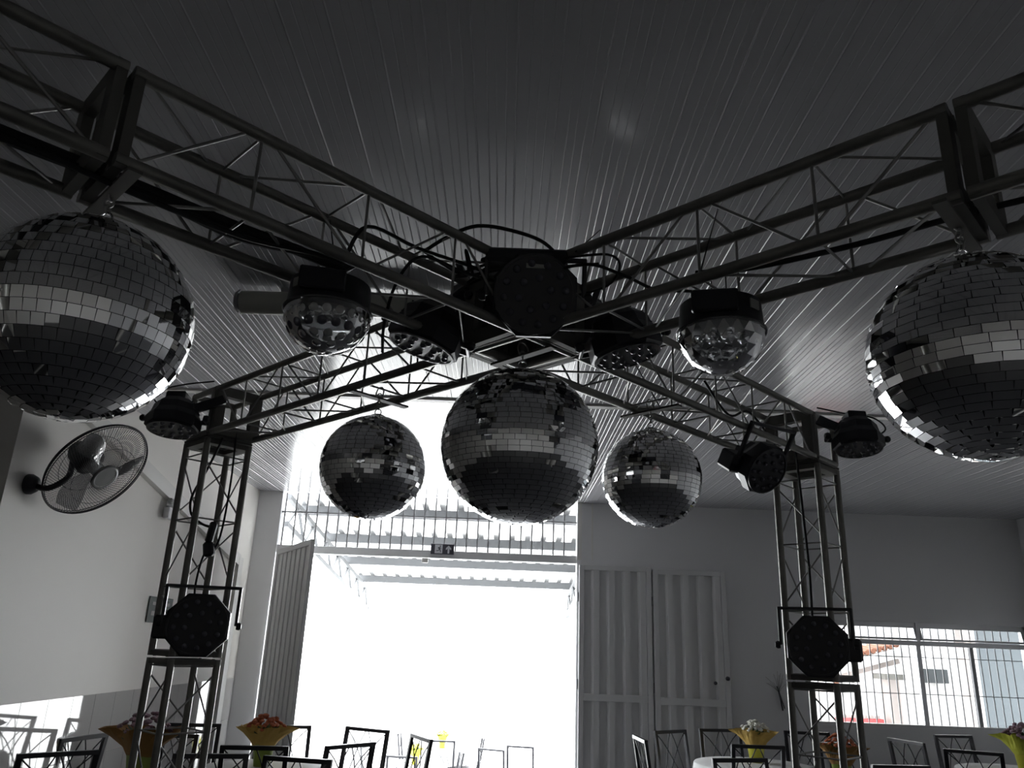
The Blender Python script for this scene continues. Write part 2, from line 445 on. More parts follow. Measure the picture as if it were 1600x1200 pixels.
# ------------------------------------------------------------------ truss structure
SS = .28*K; RC = .0165; RW = .0042
CX, CY = .042*K, 3.127*K
ZB, ZT_ = ZU(2.82), ZU(3.10); ZM = (ZB+ZT_)/2
def flange(mb, c, n, a, bb, th=.010, w=.050, out=.012):
    """square ring plate centred c in plane a,bb"""
    c = Vector(c); h = SS/2+out; n = Vector(n); Rm = Matrix((Vector(a), Vector(bb), n)).transposed()
    for sx in (-1, 1): mb.box(c + Vector(a)*sx*(h-w/2), (w, 2*h, th), Rm)
    for sy in (-1, 1): mb.box(c + Vector(bb)*sy*(h-w/2), (2*(h-w), w, th), Rm)
def truss(name, label, A, B, a, bb, nodes, fl=(1, 1), group=None, cat='truss'):
    """A->B axis ; a, bb unit cross axes ; nodes = distances of the posts"""
    A = Vector(A); B = Vector(B); d = (B-A); L = d.length; d = d/L; a = Vector(a); bb = Vector(bb)
    t = thing(name, label, cat, A, group=group)
    cs = [(-1,-1), (1,-1), (1,1), (-1,1)]
    h = SS/2
    for (i, j) in cs:
        o = a*i*h + bb*j*h; mb = MB(); mb.tube([A+o, B+o], RC, 10); mb.build('chord', steel, t, True)
    for k in range(4):
        c0 = a*cs[k][0]*h + bb*cs[k][1]*h; c1 = a*cs[(k+1)%4][0]*h + bb*cs[(k+1)%4][1]*h
        mb = MB()
        for i, nd in enumerate(nodes):
            mb.tube([A+d*nd+c0, A+d*nd+c1], RW, 6)
            nxt = nodes[i+1] if i+1 < len(nodes) else None
            if nxt is not None and nxt-nd > .1:
                g = .03
                p0, p1 = (c0, c1) if i % 2 == 0 else (c1, c0)
                mb.tube([A+d*(nd+g)+p0, A+d*(nxt-g)+p1], RW, 6)
        if nodes[0] > .12: mb.tube([A+d*.03+c1, A+d*(nodes[0]-.03)+c0], RW, 6)
        if L-nodes[-1] > .12:
            p0, p1 = (c0, c1) if (len(nodes)-1) % 2 == 0 else (c1, c0)
            mb.tube([A+d*(nodes[-1]+.03)+p0, A+d*(L-.03)+p1], RW, 6)
        mb.build('lacing', steelR, t, True)
    for e, (pt, sg) in enumerate(((A, 1), (B, -1))):
        if fl[e]:
            mb = MB(); flange(mb, pt+d*sg*.0125, d, a, bb, th=.024)
            for (i, j) in cs:
                for q_ in (.6,): mb.tube([pt+a*i*h*q_+bb*j*h*1.02-d*sg*.002, pt+a*i*h*q_+bb*j*h*1.02+d*sg*.02], .007, 6)
            mb.build('flange_plate', plateM, t, True)
    return t
def block(name, label, c, a, bb, faces, group=None):
    t = thing(name, label, 'truss block', Vector(c)-Vector((0,0,SS/2)), group=group)
    h = SS/2; c = Vector(c); a = Vector(a); bb = Vector(bb); z = Vector((0,0,1))
    for (i, j) in ((-1,-1), (1,-1), (1,1), (-1,1)):
        mb = MB(); mb.tube([c+a*i*h+bb*j*h-z*h, c+a*i*h+bb*j*h+z*h], RC, 10); mb.build('post', steel, t, True)
    for sz in (-1, 1):
        mb = MB()
        q = [c+a*i*h+bb*j*h+z*sz*h for (i, j) in ((-1,-1), (1,-1), (1,1), (-1,1))]
        for i in range(4): mb.tube([q[i], q[(i+1)%4]], RC, 10)
        mb.build('ring', steel, t, True)
    ax = {'a': (a, bb, z), '-a': (-a, bb, z), 'b': (bb, a, z), '-b': (-bb, a, z), 'u': (z, a, bb), 'd': (-z, a, bb)}
    for f_ in faces:
        n_, p_, q_ = ax[f_]; mb = MB(); flange(mb, c+n_*(h+RC+.004), n_, p_, q_); mb.build('flange_plate', plateM, t, True)
    return t
dL = Vector((math.cos(R(44.7)), math.sin(R(44.7)), 0))     # towards the rear right
dR = Vector((math.cos(R(136.4)), math.sin(R(136.4)), 0))   # towards the rear left
ctr = Vector((CX, CY, ZM)); zz = Vector((0, 0, 1))
def perp(d): return Vector((-d.y, d.x, 0))
g0 = SS/2+RC+.014; step = .40*K; TD = 2.66*K; J = 1.735*K
block('truss_centre_block', 'square steel junction block where the four truss arms meet overhead', ctr, dL, dR, ['a', '-a', 'b', '-b'])
tb = TD-SS/2-RC-.014
nodesA = [x*K-g0 for x in (.53, .93, 1.335)]
rearn = [x*K-g0 for x in (.53, .93, 1.335, 1.73, 2.13)]
truss('truss_span', 'near left truss arm, from the centre block to the upper left flanged joint', ctr-dL*g0, ctr-dL*(J-.006), perp(dL), zz, nodesA, group='arms of the truss cross')
truss('truss_span', 'near right truss arm, from the centre block to the upper right flanged joint', ctr-dR*g0, ctr-dR*(J-.006), perp(dR), zz, nodesA, group='arms of the truss cross')
truss('truss_span', 'outer truss length beyond the joint, leaving the photo at the upper left', ctr-dL*(J+.008), ctr-dL*tb, perp(dL), zz, [.36, .68-.04], group='arms of the truss cross')
truss('truss_span', 'outer truss length beyond the joint, leaving the photo at the upper right', ctr-dR*(J+.008), ctr-dR*tb, perp(dR), zz, [.36, .68-.04], group='arms of the truss cross')
truss('truss_span', 'far right truss arm running down to the right tower', ctr+dL*g0, ctr+dL*tb, perp(dL), zz, rearn, group='arms of the truss cross')
truss('truss_span', 'far left truss arm running down to the left tower', ctr+dR*g0, ctr+dR*tb, perp(dR), zz, rearn, group='arms of the truss cross')
TL = ctr+dR*TD; TR = ctr+dL*TD; FL = ctr-dL*TD; FR = ctr-dR*TD
zj = ZU(1.487)
for nm, c, d, sides in (('left', TL, dR, ['-a', 'd']), ('right', TR, dL, ['-a', 'd'])):
    block('truss_corner_block', f'steel corner block on top of the {nm} tower', c, d, perp(d), sides, group='corner blocks of the towers')
    top = ZM-SS/2-RC-.014
    ring = lambda z0, z1, zs: [abs(z-z0) for z in zs]
    zs = [ZU(q) for q in (2.69, 2.29, 1.89)]
    truss('truss_tower_section', f'upper section of the {nm} truss tower', (c.x, c.y, top), (c.x, c.y, zj+.005), d, perp(d), [top-z for z in zs]+[top-zj-.03], group='tower sections', cat='truss tower')
    truss('truss_tower_section', f'lower section of the {nm} truss tower, standing on the floor behind the tables', (c.x, c.y, 0.004), (c.x, c.y, zj-.005), d, perp(d), [.03]+[ZU(q) for q in (-.12, .28, .68, 1.08)]+[zj-.04], group='tower sections', cat='truss tower')
for nm, c, d in (('left', FL, dL), ('right', FR, dR)):
    block('truss_corner_block', f'corner block of the near {nm} tower beside the viewer', c, d, perp(d), ['a'], group='corner blocks of the towers')
    truss('truss_tower_section', f'near {nm} truss tower beside the viewer', (c.x, c.y, .004), (c.x, c.y, ZM-SS/2-RC-.004), d, perp(d), [.03+.32*i for i in range(8)], group='tower sections', cat='truss tower')

# ------------------------------------------------------------------ mirror balls
def ball(c, r, rows, cols, label, ztop, brick=True, seed=1, xo=0., chain_top=None, rz=0.):
    rnd = random.Random(seed)
    t = thing('mirror_ball', label, 'mirror ball', c, rz, group='mirror balls hung from the truss')
    b = MB(); b.lathe([(r*.985*math.cos(a), r*.985*math.sin(a)) for a in [R(-90+180*i/32) for i in range(33)]], 48, capped=False)
    b.build('ball_core', grout, t)
    b = MB(); dphi = PI/rows; gap = .0010
    for i in range(rows):
        la = -PI/2+dphi*(i+.5)
        n = max(3, round(cols*math.cos(la))); off = rnd.random()*2*PI if brick else rnd.random()*.6
        hh = r*dphi/2-gap/2; hw = r*math.cos(la)*PI/n-gap/2; hw = min(hw, PI*r/cols*1.15)
        for k in range(n):
            if rnd.random() < .0025: continue
            lo = off+2*PI*k/n
            nn = Vector((math.cos(la)*math.cos(lo), math.cos(la)*math.sin(lo), math.sin(la)))
            e = Vector((-math.sin(lo), math.cos(lo), 0)); u_ = nn.cross(e)
            cc = nn*(r*.997)
            jit = Vector((rnd.gauss(0, .007), rnd.gauss(0, .007), 0))
            n2 = (nn+e*jit.x+u_*jit.y).normalized(); e2 = (e-n2*e.dot(n2)).normalized(); u2 = n2.cross(e2)
            o = cc; th = n2*.0025
            q = [o-e2*hw-u2*hh, o+e2*hw-u2*hh, o+e2*hw+u2*hh, o-e2*hw+u2*hh]
            b.add([v+th for v in q]+[v-th*.8 for v in q], [(0,1,2,3), (0,4,5,1), (1,5,6,2), (2,6,7,3), (3,7,4,0)])
    b.build('mirror_tiles', mirror, t)
    b = MB(); b.lathe([(.0, r+.012), (.02, r+.012), (.035, r+.004), (.05, r-.012)][::-1], 16, capped=False)
    b.torus((0, 0, r+.012+r*.055), (0, 1, 0), r*.062, r*.012, 16, 6)
    b.build('hanging_ring', chrome, t)
    b = MB(); z = r+.016+r*.13; k = 0; zt = ztop-c[2]
    while z < zt-.004:
        b.torus((0, 0, z), (1, 0, 0) if k % 2 == 0 else (0, 1, 0), .0105, .0024, 10, 5); z += .0165; k += 1
    b.torus((0, 0, zt+.002), (dL if c[0]*1 < 0 else dR), .026, .003, 16, 5)
    b.build('chain', steelR, t)
    return t
kb = K
ball(P(-1.155, 1.95, 2.41), .2763*K, 28, 56, 'large mirror ball with square tiles cut off by the left photo edge', ZB-.0, True, 3)
ball(P(1.246, 1.95, 2.40), .277*K, 37, 30, 'large mirror ball with oblong tiles cut off by the right photo edge', ZB-.0, True, 4)
ball(P(.041, 3.127, 2.40), .3186*K, 47, 46, 'biggest mirror ball, hanging at the centre under the truss crossing', ZB-.0, True, 5)
ball(P(-.674, 3.83, 2.437), .2606*K*.985, 35, 36, 'small mirror ball before the gateway, left of the centre ball', ZB-.0, True, 6)
ball(P(.716, 3.86, 2.443), .248*K*.985, 37, 36, 'small mirror ball to the right of the centre ball', ZB-.0, True, 8)
# steel hanger bars carrying the balls, laid across the lower chords
def hanger(c, d, label):
    p = perp(d); b = MB(); cc = Vector((c[0], c[1], ZB-RC-.006))
    b.bar(cc-p*(SS/2+.03), cc+p*(SS/2+.03), .03, .008)
    tag(b.build('hanger_bar', plateM), label, 'bar', 'bars carrying the mirror balls')
hanger(P(-1.155,1.95,0), dL, 'flat steel bar across the near left arm, above the leftmost mirror ball')
hanger(P(1.246,1.95,0), dR, 'flat steel bar across the near right arm, above the rightmost mirror ball')
hanger(P(.041,3.127,0), dL, 'flat steel bar under the centre block, above the biggest mirror ball')
hanger(P(-.674,3.83,0), dR, 'flat steel bar across the far left arm, above a small mirror ball')
hanger(P(.716,3.86,0), dL, 'flat steel bar across the far right arm, above a small mirror ball')

# ------------------------------------------------------------------ LED par lights
def orient(f, upv=(0, 0, 1)):
    f = Vector(f).normalized(); upv = Vector(upv)
    y = (upv-f*upv.dot(f)).normalized(); x = y.cross(f)
    return Matrix((x, y, f)).transposed().to_quaternion()
def make_par(label, loc, face, r=.15, upv=(0,0,1), pale=False, yoke_tilt=0., n=8, sidebox=0, yl=1.0):
    t = thing('par_light', label, 'stage light', loc, q=orient(face, upv), group='black stage lights on the truss')
    b = MB(); ph = PI/n
    b.lathe([(r*.93, .0), (r, -.008), (r, -.055), (r*.86, -.085), (r*.80, -.12), (r*.55, -.15), (r*.45, -.155)], n, smooth=False, ph=ph)
    b.box((0, 0, -.168), (r*.75, r*.75, .04), None, .006)
    for k in range(5): b.box((0, 0, -.092-k*.011), (r*1.66-k*.01, r*.5, .004))
    b.build('housing', blackP, t)
    b = MB(); b.lathe([(r*.90, .0005), (r*.90, .006), (r*.84, .006), (r*.84, .002), (0.0001, .002)], 32, smooth=False, capped=False)
    fp = b.build('face_plate', greyFace if pale else blackP, t)
    for ring, rr in ((6, .36), (12, .68)):
        for k in range(ring):
            a = 2*PI*(k+.25)/ring; b = MB()
            b.lathe([(r*.085, .0), (r*.085, .004), (r*.06, .009), (.0001, .011)], 12, (0, 0, 0), capped=False)
            o = b.build('lens', lensM, fp); o.location = (rr*r*math.cos(a), rr*r*math.sin(a), .002)
    b = MB(); w = .022; L = r*1.35*yl; zc = -.06; R2 = r+.014
    for sx in (-1, 1): b.box((sx*R2, L/2, zc), (.014, L, w), None, .003)
    b.box((0, L, zc), (2*R2+.014, .014, w), None, .003)
    b.build('yoke', blackM, t)
    for sx in (-1, 1):
        b = MB(); b.lathe([(.016, 0), (.018, .012), (.012, .022)], 10, (sx*(R2+.002), 0, zc), Quaternion((0,1,0), R(90*sx))); b.build('knob', blackP, t)
    if sidebox:
        b = MB(); b.box((sidebox*r*.95, -r*.1, -.10), (r*.8, r*.7, .10), None, .01); b.build('driver_box', blackP, t)
    return t
make_par('round black stage light with lens dots strapped to the left tower', P(-1.72, 4.64, 1.67), (.22, -1, -.02), .147, sidebox=-1, yl=.85)
make_par('round black stage light with lens dots strapped to the right tower', P(1.775, 4.62, 1.684), (-.28, -1, -.04), .142, sidebox=1, yl=.85)
make_par('downward black stage light on an arm off the top left of the left tower', P(-2.04, 4.6, 2.785), (.02, -.14, -1), .128, (0, 1, .1), yl=.3)
make_par('downward black stage light on an arm off the top right of the right tower', P(2.115, 4.6, 2.83), (-.02, -.16, -1), .12, (0, 1, .1), yl=.3)
make_par('black stage light hanging on two straps under the far right arm', P(1.44, 4.28, 2.60), (.42, -.72, -.55), .12, (0, 0, 1), sidebox=-1, yl=1.15)
make_par('black stage light facing the viewer in the middle of the truss crossing', Q(.056, 2.06, 2.585), (-.02, -1, -.30), .140, (0, 0, 1), yl=.62)
make_par('pale-faced stage light tilted to the left under the left of the crossing', Q(-.285, 2.28, 2.49), (-.30, .02, -.94), .127, (0, 1, 0), pale=True, yl=.5)
make_par('black stage light facing down under the right of the crossing', Q(.355, 2.28, 2.49), (.24, .0, -.97), .125, (0, 1, 0), yl=.5)
make_par('black stage light pointing sideways, left of the viewer-facing one', Q(-.17, 2.45, 2.665), (-.9, .2, -.35), .125, (0, 0, 1), yl=.8)
make_par('black stage light pointing sideways, right of the viewer-facing one', Q(.26, 2.50, 2.66), (.9, .3, -.3), .12, (0, 0, 1), yl=.8)
make_par('black stage light turned to the gateway behind the crossing', Q(.03, 2.62, 2.64), (0, 1, -.45), .125, (0, 0, 1), yl=.8)
def arm(p, q, label):
    b = MB(); b.bar(p, q, .045, .02, (0, 1, 0)); b.tube([q+Vector((0,-.03,0)), q+Vector((0,.03,0))], .02, 10)
    tag(b.build('mounting_arm', blackM), label, 'bracket', 'brackets of the corner lights')
arm(P(-1.80, 4.72, 3.02), P(-2.0, 4.62, 2.90), 'black bracket leaning out from the top of the left tower')
arm(P(1.93, 4.72, 3.04), P(2.09, 4.62, 2.93), 'black bracket leaning out from the top of the right tower')

# ------------------------------------------------------------------ crystal dome lights
def dome(c, label, faceted, rz):
    t = thing('dome_light', label, 'dome light', c, rz, group='crystal dome lights')
    r = .118; h = .085
    b = MB(); b.lathe([(r*.62, h), (r*.93, h-.012), (r*.96, .01), (r*1.0, .0), (r*1.0, -.006), (.0001, -.006)][::-1], 40, capped=False)
    b.lathe([(r*.62, h), (.0001, h)], 40, capped=False, smooth=False)
    b.build('housing', blackP, t)
    b = MB()
    b.box((-.02 if not faceted else -.02, -r*.93, .045), (.12, .02, .062), None, .004); b.build('control_panel', blackP, t)
    b = MB(); sx = -1 if not faceted else 1
    a = R(-90+sx*48); b.box((math.cos(a)*r*.955, math.sin(a)*r*.955, .045), (.034, .004, .026), Matrix.Rotation(a+PI/2, 3, 'Z')); b.build('paper_label', sticker, t)
    b = MB(); b.torus((0, 0, -.006), (0, 0, 1), r*1.0, .0045, 48, 6); b.build('rim', domeClear, t)
    if not faceted:
        b = MB(); b.lathe([(r*.99*math.cos(x_), -.006-r*.99*math.sin(x_)) for x_ in [R(90*i/16) for i in range(17)]], 40, capped=False)
        b.build('clear_dome', domeClear, t)
        k0 = 0
        for la, n in ((14, 20), (31, 17), (48, 13), (65, 8), (84, 3)):
            b = MB()
            for k in range(n):
                lo = 2*PI*(k+.5*(k0 % 2))/n; L = R(la)
                nn = Vector((math.cos(L)*math.cos(lo), math.cos(L)*math.sin(lo), -math.sin(L)))
                q = Vector((0,0,1)).rotation_difference(nn)
                b.lathe([(.0135*math.sin(x_)+1e-5, .005*math.cos(x_)-.001) for x_ in [PI*i/8 for i in range(9)]], 14, nn*r*.98+Vector((0,0,-.006)), q, capped=False)
            k0 += 1
            b.build('lens_row', lensM if la == 31 else brightDot, t)  # dark and milky rows paint in what clear lenses would refract
    else:
        rnd = random.Random(5); b = MB(); rows = 6; N = 20
        grid = []
        for i in range(rows+1):
            L = R(90*i/rows*.985); grid.append([Vector((r*.99*math.cos(L)*math.cos(2*PI*(k+.5*(i%2))/N), r*.99*math.cos(L)*math.sin(2*PI*(k+.5*(i%2))/N), -.006-r*.99*math.sin(L))) for k in range(N)])
        vs = [v for g in grid for v in g]; fs = []
        for i in range(rows):
            for k in range(N):
                k1 = (k+1) % N
                if i % 2 == 0: fs += [(i*N+k, i*N+k1, (i+1)*N+k), (i*N+k1, (i+1)*N+k1, (i+1)*N+k)]
                else: fs += [(i*N+k, (i+1)*N+k1, (i+1)*N+k), (i*N+k, i*N+k1, (i+1)*N+k1)]
        b.add(vs, fs); b.build('clear_dome', domeFacet, t)
        b = MB()
        for la, n in ((26, 15), (46, 13), (66, 9), (86, 1)):
            for k in range(n):
                lo = 2*PI*(k+.5*(la//20 % 2))/n; L = R(la)
                nn = Vector((math.cos(L)*math.cos(lo), math.cos(L)*math.sin(lo), -math.sin(L)))
                q = Vector((0,0,1)).rotation_difference(nn)
                b.lathe([(.0001, .004), (.017, .001), (.019, -.004), (.0001, -.008)], 6, nn*r*.955+Vector((0,0,-.006)), q, smooth=False, capped=False)
        b.build('facets', glassB, t)
    b = MB(); b.lathe([(.0001, -.03), (.016, -.026), (.02, -.008), (.02, -.006)], 14, capped=False)
    for k in range(6):
        a = PI/3*k; b.lathe([(.0001, -.02), (.009, -.018), (.011, -.006)], 10, (.045*math.cos(a), .045*math.sin(a), 0), capped=False)
    b.build('lamp_cluster', chrome, t)
    b = MB(); zt = ZB-c[2]
    b.box((0, 0, h+.002), (.05, .03, .006)); 
    for sx in (-1, 1): b.tube([(sx*.02, 0, h), (sx*.02, 0, zt+.06)], .002, 5)
    b.build('cable_tie', blackR, t)
    return t
dome(Vector((-.512, 1.985, ZB-.107)), 'black dome light with round lens dots under the near left truss arm', False, R(12))
dome(Vector((.567, 1.985, ZB-.122)), 'black dome light with faceted crystal cover under the near right truss arm', True, R(-12))

# ------------------------------------------------------------------ tube lamp on the ceiling
t = thing('tube_lamp', 'pale cylindrical tube lamp fixed to the ceiling left of the crossing', 'ceiling lamp', (-1.3, 3.44, CEIL-.065))
L = 1.25
b = MB(); b.tube([(0, 0, -.01), (L, -.03, -.01)], .056, 24); b.build('diffuser', mat('milky_tube', (.50, .50, .46), .3), t)
b = MB(); b.torus((-.012, 0, -.01), (1, 0, 0), .057, .003, 24, 6); b.torus((-.024, 0, -.01), (1, 0, 0), .05, .002, 24, 6); b.tube([(-.03, 0, -.01), (0, 0, -.01)], .042, 16)
b.build('end_cap', greyMet, t)
b = MB()
for x in (.2, 1.05): b.bx(x-.02, x+.02, -.02, .02, .03, .066)
b.build('mounting_clip', greyMet, t)

# ------------------------------------------------------------------ cables
def cable(label, pts, r=.006, group='black cables on the truss', name='power_cable'):
    b = MB(); b.tube(smoothpts(pts), r, 7); tag(b.build(name, blackR), label, 'cable', group)
def along(d0, s, off, z):    # a point along an arm at plan distance s
    return ctr+d0*s*K+perp(d0)*off+Vector((0, 0, z-ZM))
for i, (o, z, r, lb) in enumerate(((.045, ZB+.045, .015, 'thick black cable bundle lying inside the outer end of the near left arm'),
                      (.01, ZB+.03, .010, 'second black cable beside the thick bundle in the near left arm'),
                      (-.03, ZB+.022, .007, 'thinnest black cable sagging inside the near left arm'))):
    rr = random.Random(i)
    pts = [along(-dL, s, o*(-1)+rr.uniform(-.012, .012), z+rr.uniform(-.006, .006)-(.02*i if s > 1.2 else 0)) for s in (2.6, 2.2, 1.9, 1.6, 1.3, 1.05, .9)]
    cable(lb, pts, r)
cable('black cable rising from the left dome light towards the crossing', [along(-dL, .95, .05, ZB+.02), along(-dL, .85, .02, ZT_-.05), along(-dL, .6, 0, ZT_-.03), along(-dL, .35, .02, ZT_-.02), along(-dL, .15, 0, ZT_)], .006)
cable('thick black cable lying in the near right truss arm', [along(-dR, s, o, z) for s, o, z in ((2.5, .03, ZB+.03), (2.0, .035, ZB+.02), (1.7, .03, ZB+.03), (1.4, .0, ZB+.02), (1.1, -.05, ZB+.015), (.9, -.09, ZB+.03))], .008)
cable('black cable looping in the air above the crossing', [Q(-.26, 2.03, 2.70), Q(-.20, 2.03, 2.745), Q(-.118, 2.0, 2.765), Q(-.017, 2.01, 2.76), Q(.08, 2.05, 2.745), Q(.14, 2.12, 2.71), Q(.16, 2.2, 2.67)], .006)
cable('black cable drooping out to the right of the crossing', [Q(.10, 2.1, 2.68), Q(.2, 1.95, 2.63), Q(.30, 1.97, 2.61), Q(.40, 2.03, 2.60), Q(.48, 1.95, 2.56), Q(.55, 1.88, 2.52)], .005)
cable('thin black cable curling back at the right of the crossing', [Q(.14, 2.05, 2.70), Q(.26, 2.02, 2.70), Q(.30, 2.05, 2.68), Q(.27, 2.10, 2.64), Q(.16, 2.15, 2.62), Q(.1, 2.2, 2.62)], .004)
cable('black cable drooping out to the left of the crossing', [Q(-.05, 2.15, 2.66), Q(-.15, 2.05, 2.64), Q(-.27, 2.0, 2.66), Q(-.34, 2.04, 2.60), Q(-.38, 2.12, 2.50), Q(-.40, 2.25, 2.46)], .005)
cable('thin black cable crossing behind the pale-faced stage light', [Q(-.10, 2.2, 2.7), Q(-.18, 2.15, 2.62), Q(-.25, 2.25, 2.58), Q(-.30, 2.4, 2.62), Q(-.22, 2.5, 2.68)], .004)
for i in range(7):
    rr = random.Random(40+i)
    pts = [Q(-.13+.04*i+rr.uniform(-.02, .02), 2.12+rr.uniform(-.03, .05), 2.70+rr.uniform(-.02, .03)) + Vector((rr.uniform(-.08, .08)*j, rr.uniform(-.02, .03)*j, rr.uniform(-.02, .02))) for j in range(4)]
    cable('one of the tangled black cables heaped on the viewer-facing stage light', pts, .005, 'tangled cables on the crossing')
b = MB(); c_ = Q(.03, 2.12, 2.715)
b.box(c_, (.26, .12, .05), None, .01); tag(b.build('junction_box', blackP), 'low black junction box on top of the crossing under the cables', 'box')
b = MB(); c_ = Q(.055, 2.035, 2.665)
b.box(c_, (.058, .004, .020)); tag(b.build('paper_label', sticker), 'grey paper sticker above the viewer-facing stage light', 'sticker')
tc = [(-1.35, 3.60, 2.50), (-1.40, 3.60, 2.35), (-1.45, 3.60, 2.22), (-1.44, 3.60, 2.14), (-1.39, 3.60, 2.10), (-1.35, 3.60, 2.085)]
cable('black cable hanging in a bow inside the left tower', [Q(*p) for p in tc], .006)
cable('black cable dropping from the plug to the stage light on the left tower', [Q(-1.335, 3.6, 2.02), Q(-1.36, 3.6, 1.93), Q(-1.35, 3.55, 1.82), Q(-1.33, 3.52, 1.75)], .005)
cable('black cable running straight down inside the left tower', [Q(-1.30, 3.62, 2.55), Q(-1.29, 3.62, 2.3), Q(-1.30, 3.62, 2.05), Q(-1.34, 3.62, 1.95)], .005)
cable('black cable hanging inside the right tower', [Q(1.36, 3.62, 2.55), Q(1.37, 3.62, 2.3), Q(1.375, 3.61, 2.0), Q(1.36, 3.58, 1.8), Q(1.34, 3.52, 1.74)], .006)
cable('thin black lead arching over the lamp at the left tower top', [P(-2.0, 4.62, 2.92), P(-2.16, 4.6, 2.95), P(-2.17, 4.6, 3.02), P(-2.05, 4.66, 3.09), P(-1.88, 4.72, 3.14)], .004)
cable('thin black lead arching over the lamp at the right tower top', [P(2.2, 4.62, 2.90), P(2.29, 4.6, 2.96), P(2.22, 4.6, 3.03), P(2.08, 4.66, 3.07), P(1.93, 4.72, 3.12)], .004)
cable('black cable drooping along the far right arm near the tower', [along(dL, s, .02, z) for s, z in ((1.5, ZT_-.01), (1.75, ZB+.1), (2.0, ZB+.16), (2.3, ZB+.05))], .006)
cable('thin black cable lying along the far left arm', [along(dR, s, .05, z) for s, z in ((2.45, ZB+.03), (2.1, ZB+.05), (1.6, ZB+.02), (1.1, ZB+.03), (.6, ZB+.05))], .004)
b = MB(); c_ = Q(-1.335, 3.60, 2.06)
b.box(c_, (.035, .035, .10), Matrix.Rotation(R(8), 3, 'Y'), .008); b.box(c_+Vector((.0, 0, -.08)), (.05, .04, .07), Matrix.Rotation(R(-10), 3, 'Y'), .01)
tag(b.build('plug_connector', blackP), 'black plug connector hanging inside the left tower', 'connector')
def tie(p, q, label):
    b = MB(); b.tube([p, q], .0025, 5, rs=[.003, .0012]); tag(b.build('cable_tie', blackR), label, 'cable tie', 'cable tie tails')
tie(Vector((-.50, 1.97, ZB+.01)), Vector((-.535, 1.97, ZB+.17)), 'loose black cable tie tail standing above the left dome light')
tie(Vector((.50, 1.95, ZB+.01)), Vector((.56, 1.93, ZB+.23)), 'long black cable tie tail standing above the right dome light')
tie(Q(.17, 2.05, 2.72), Q(.24, 2.02, 2.78), 'short black cable tie tail sticking up right of the crossing')

# ------------------------------------------------------------------ wall fan
fc = P(-3.18, 6.0, 2.80)
fq = orient((.80, -.22, -.62), (0, 0, 1)); fr = .325
t = thing('wall_fan', 'black wall fan with a round wire cage on the left wall', 'fan', fc, q=fq)
def guard(name, z0, zr, nw, sgn, mt):
    b = MB()
    for k in range(nw):
        a = 2*PI*k/nw; pts = []
        for j in range(7):
            u_ = j/6; rr = .075+(fr-.075)*u_; tw_ = a+sgn*.55*(1-u_)
            z = z0+(zr-z0)*(u_**2.6)
            pts.append((rr*math.cos(tw_), rr*math.sin(tw_), z))
        b.tube(pts, .0014, 3, cap=False)
    for rr, z in ((fr*.62, z0+(zr-z0)*.62**2.6*.5),): b.torus((0,0,z), (0,0,1), rr, .0018, 48, 4)
    return b.build(name, mt, t)
guard('front_guard', .085, .012, 110, 1, blackM); guard('back_guard', -.075, -.012, 110, -1, blackM)
b = MB(); b.torus((0,0,0), (0,0,1), fr+.002, .006, 64, 6); b.torus((0,0,.014), (0,0,1), fr-.002, .003, 64, 5); b.torus((0,0,-.014), (0,0,1), fr-.002, .003, 64, 5); b.build('rim_ring', blackM, t)
b = MB(); b.lathe([(.085, .080), (.085, .088), (.07, .092), (.066, .090)], 32, capped=False); b.lathe([(.066, .088), (.0001, .090)], 32, capped=False)
hc = b.build('hub_cap', mat('grey_badge', (.22, .22, .22), .35), t)
for k in range(3):
    b = MB(); vs = []; N = 8
    for j in range(N+1):
        u_ = j/N; rr = .05+(fr-.08)*u_; a = 2*PI*k/3+.5*u_; w = R(14+34*math.sin(PI*(.15+.75*u_)))
        vs += [(rr*math.cos(a-w/2), rr*math.sin(a-w/2), -.02), (rr*math.cos(a), rr*math.sin(a), .004), (rr*math.cos(a+w/2), rr*math.sin(a+w/2), .028)]
    fs = []
    for j in range(N): 
        for q_ in range(2): fs.append((j*3+q_, (j+1)*3+q_, (j+1)*3+q_+1, j*3+q_+1))
    b.add(vs, fs, True); b.add([(x, y, z-.002) for x, y, z in vs], [f_[::-1] for f_ in fs], True); b.build('blade', bladeM, t)
b = MB(); b.lathe([(.0001, .035), (.04, .03), (.045, -.03), (.0001, -.035)], 20, capped=False); b.build('hub', blackP, t)
b = MB(); b.lathe([(.0001, -.24), (.055, -.235), (.078, -.20), (.085, -.12), (.09, -.08), (.0001, -.075)], 20, capped=False); b.build('motor_housing', blackR, t)
mp = P(-3.50, 5.74, 2.62); loc_ = lambda w_: fq.inverted() @ (Vector(w_)-fc)
mb_end = Vector((0, -.02, -.2))
b = MB(); b.tube(smoothpts([loc_(mp), loc_(mp+Vector((.10, 0, -.02))), loc_(mp+Vector((.17, .06, .06))), Vector((-.02, -.07, -.17)), mb_end]), .018, 10); b.build('arm', blackP, t)
b = MB(); qx = fq.inverted() @ Vector((0,0,1)).rotation_difference(Vector((1,0,0)))
b.lathe([(.06, -.02), (.06, 0), (.045, .03), (.03, .04), (.0001, .04)], 20, loc_(mp), qx, capped=False); b.build('wall_mount', blackP, t)

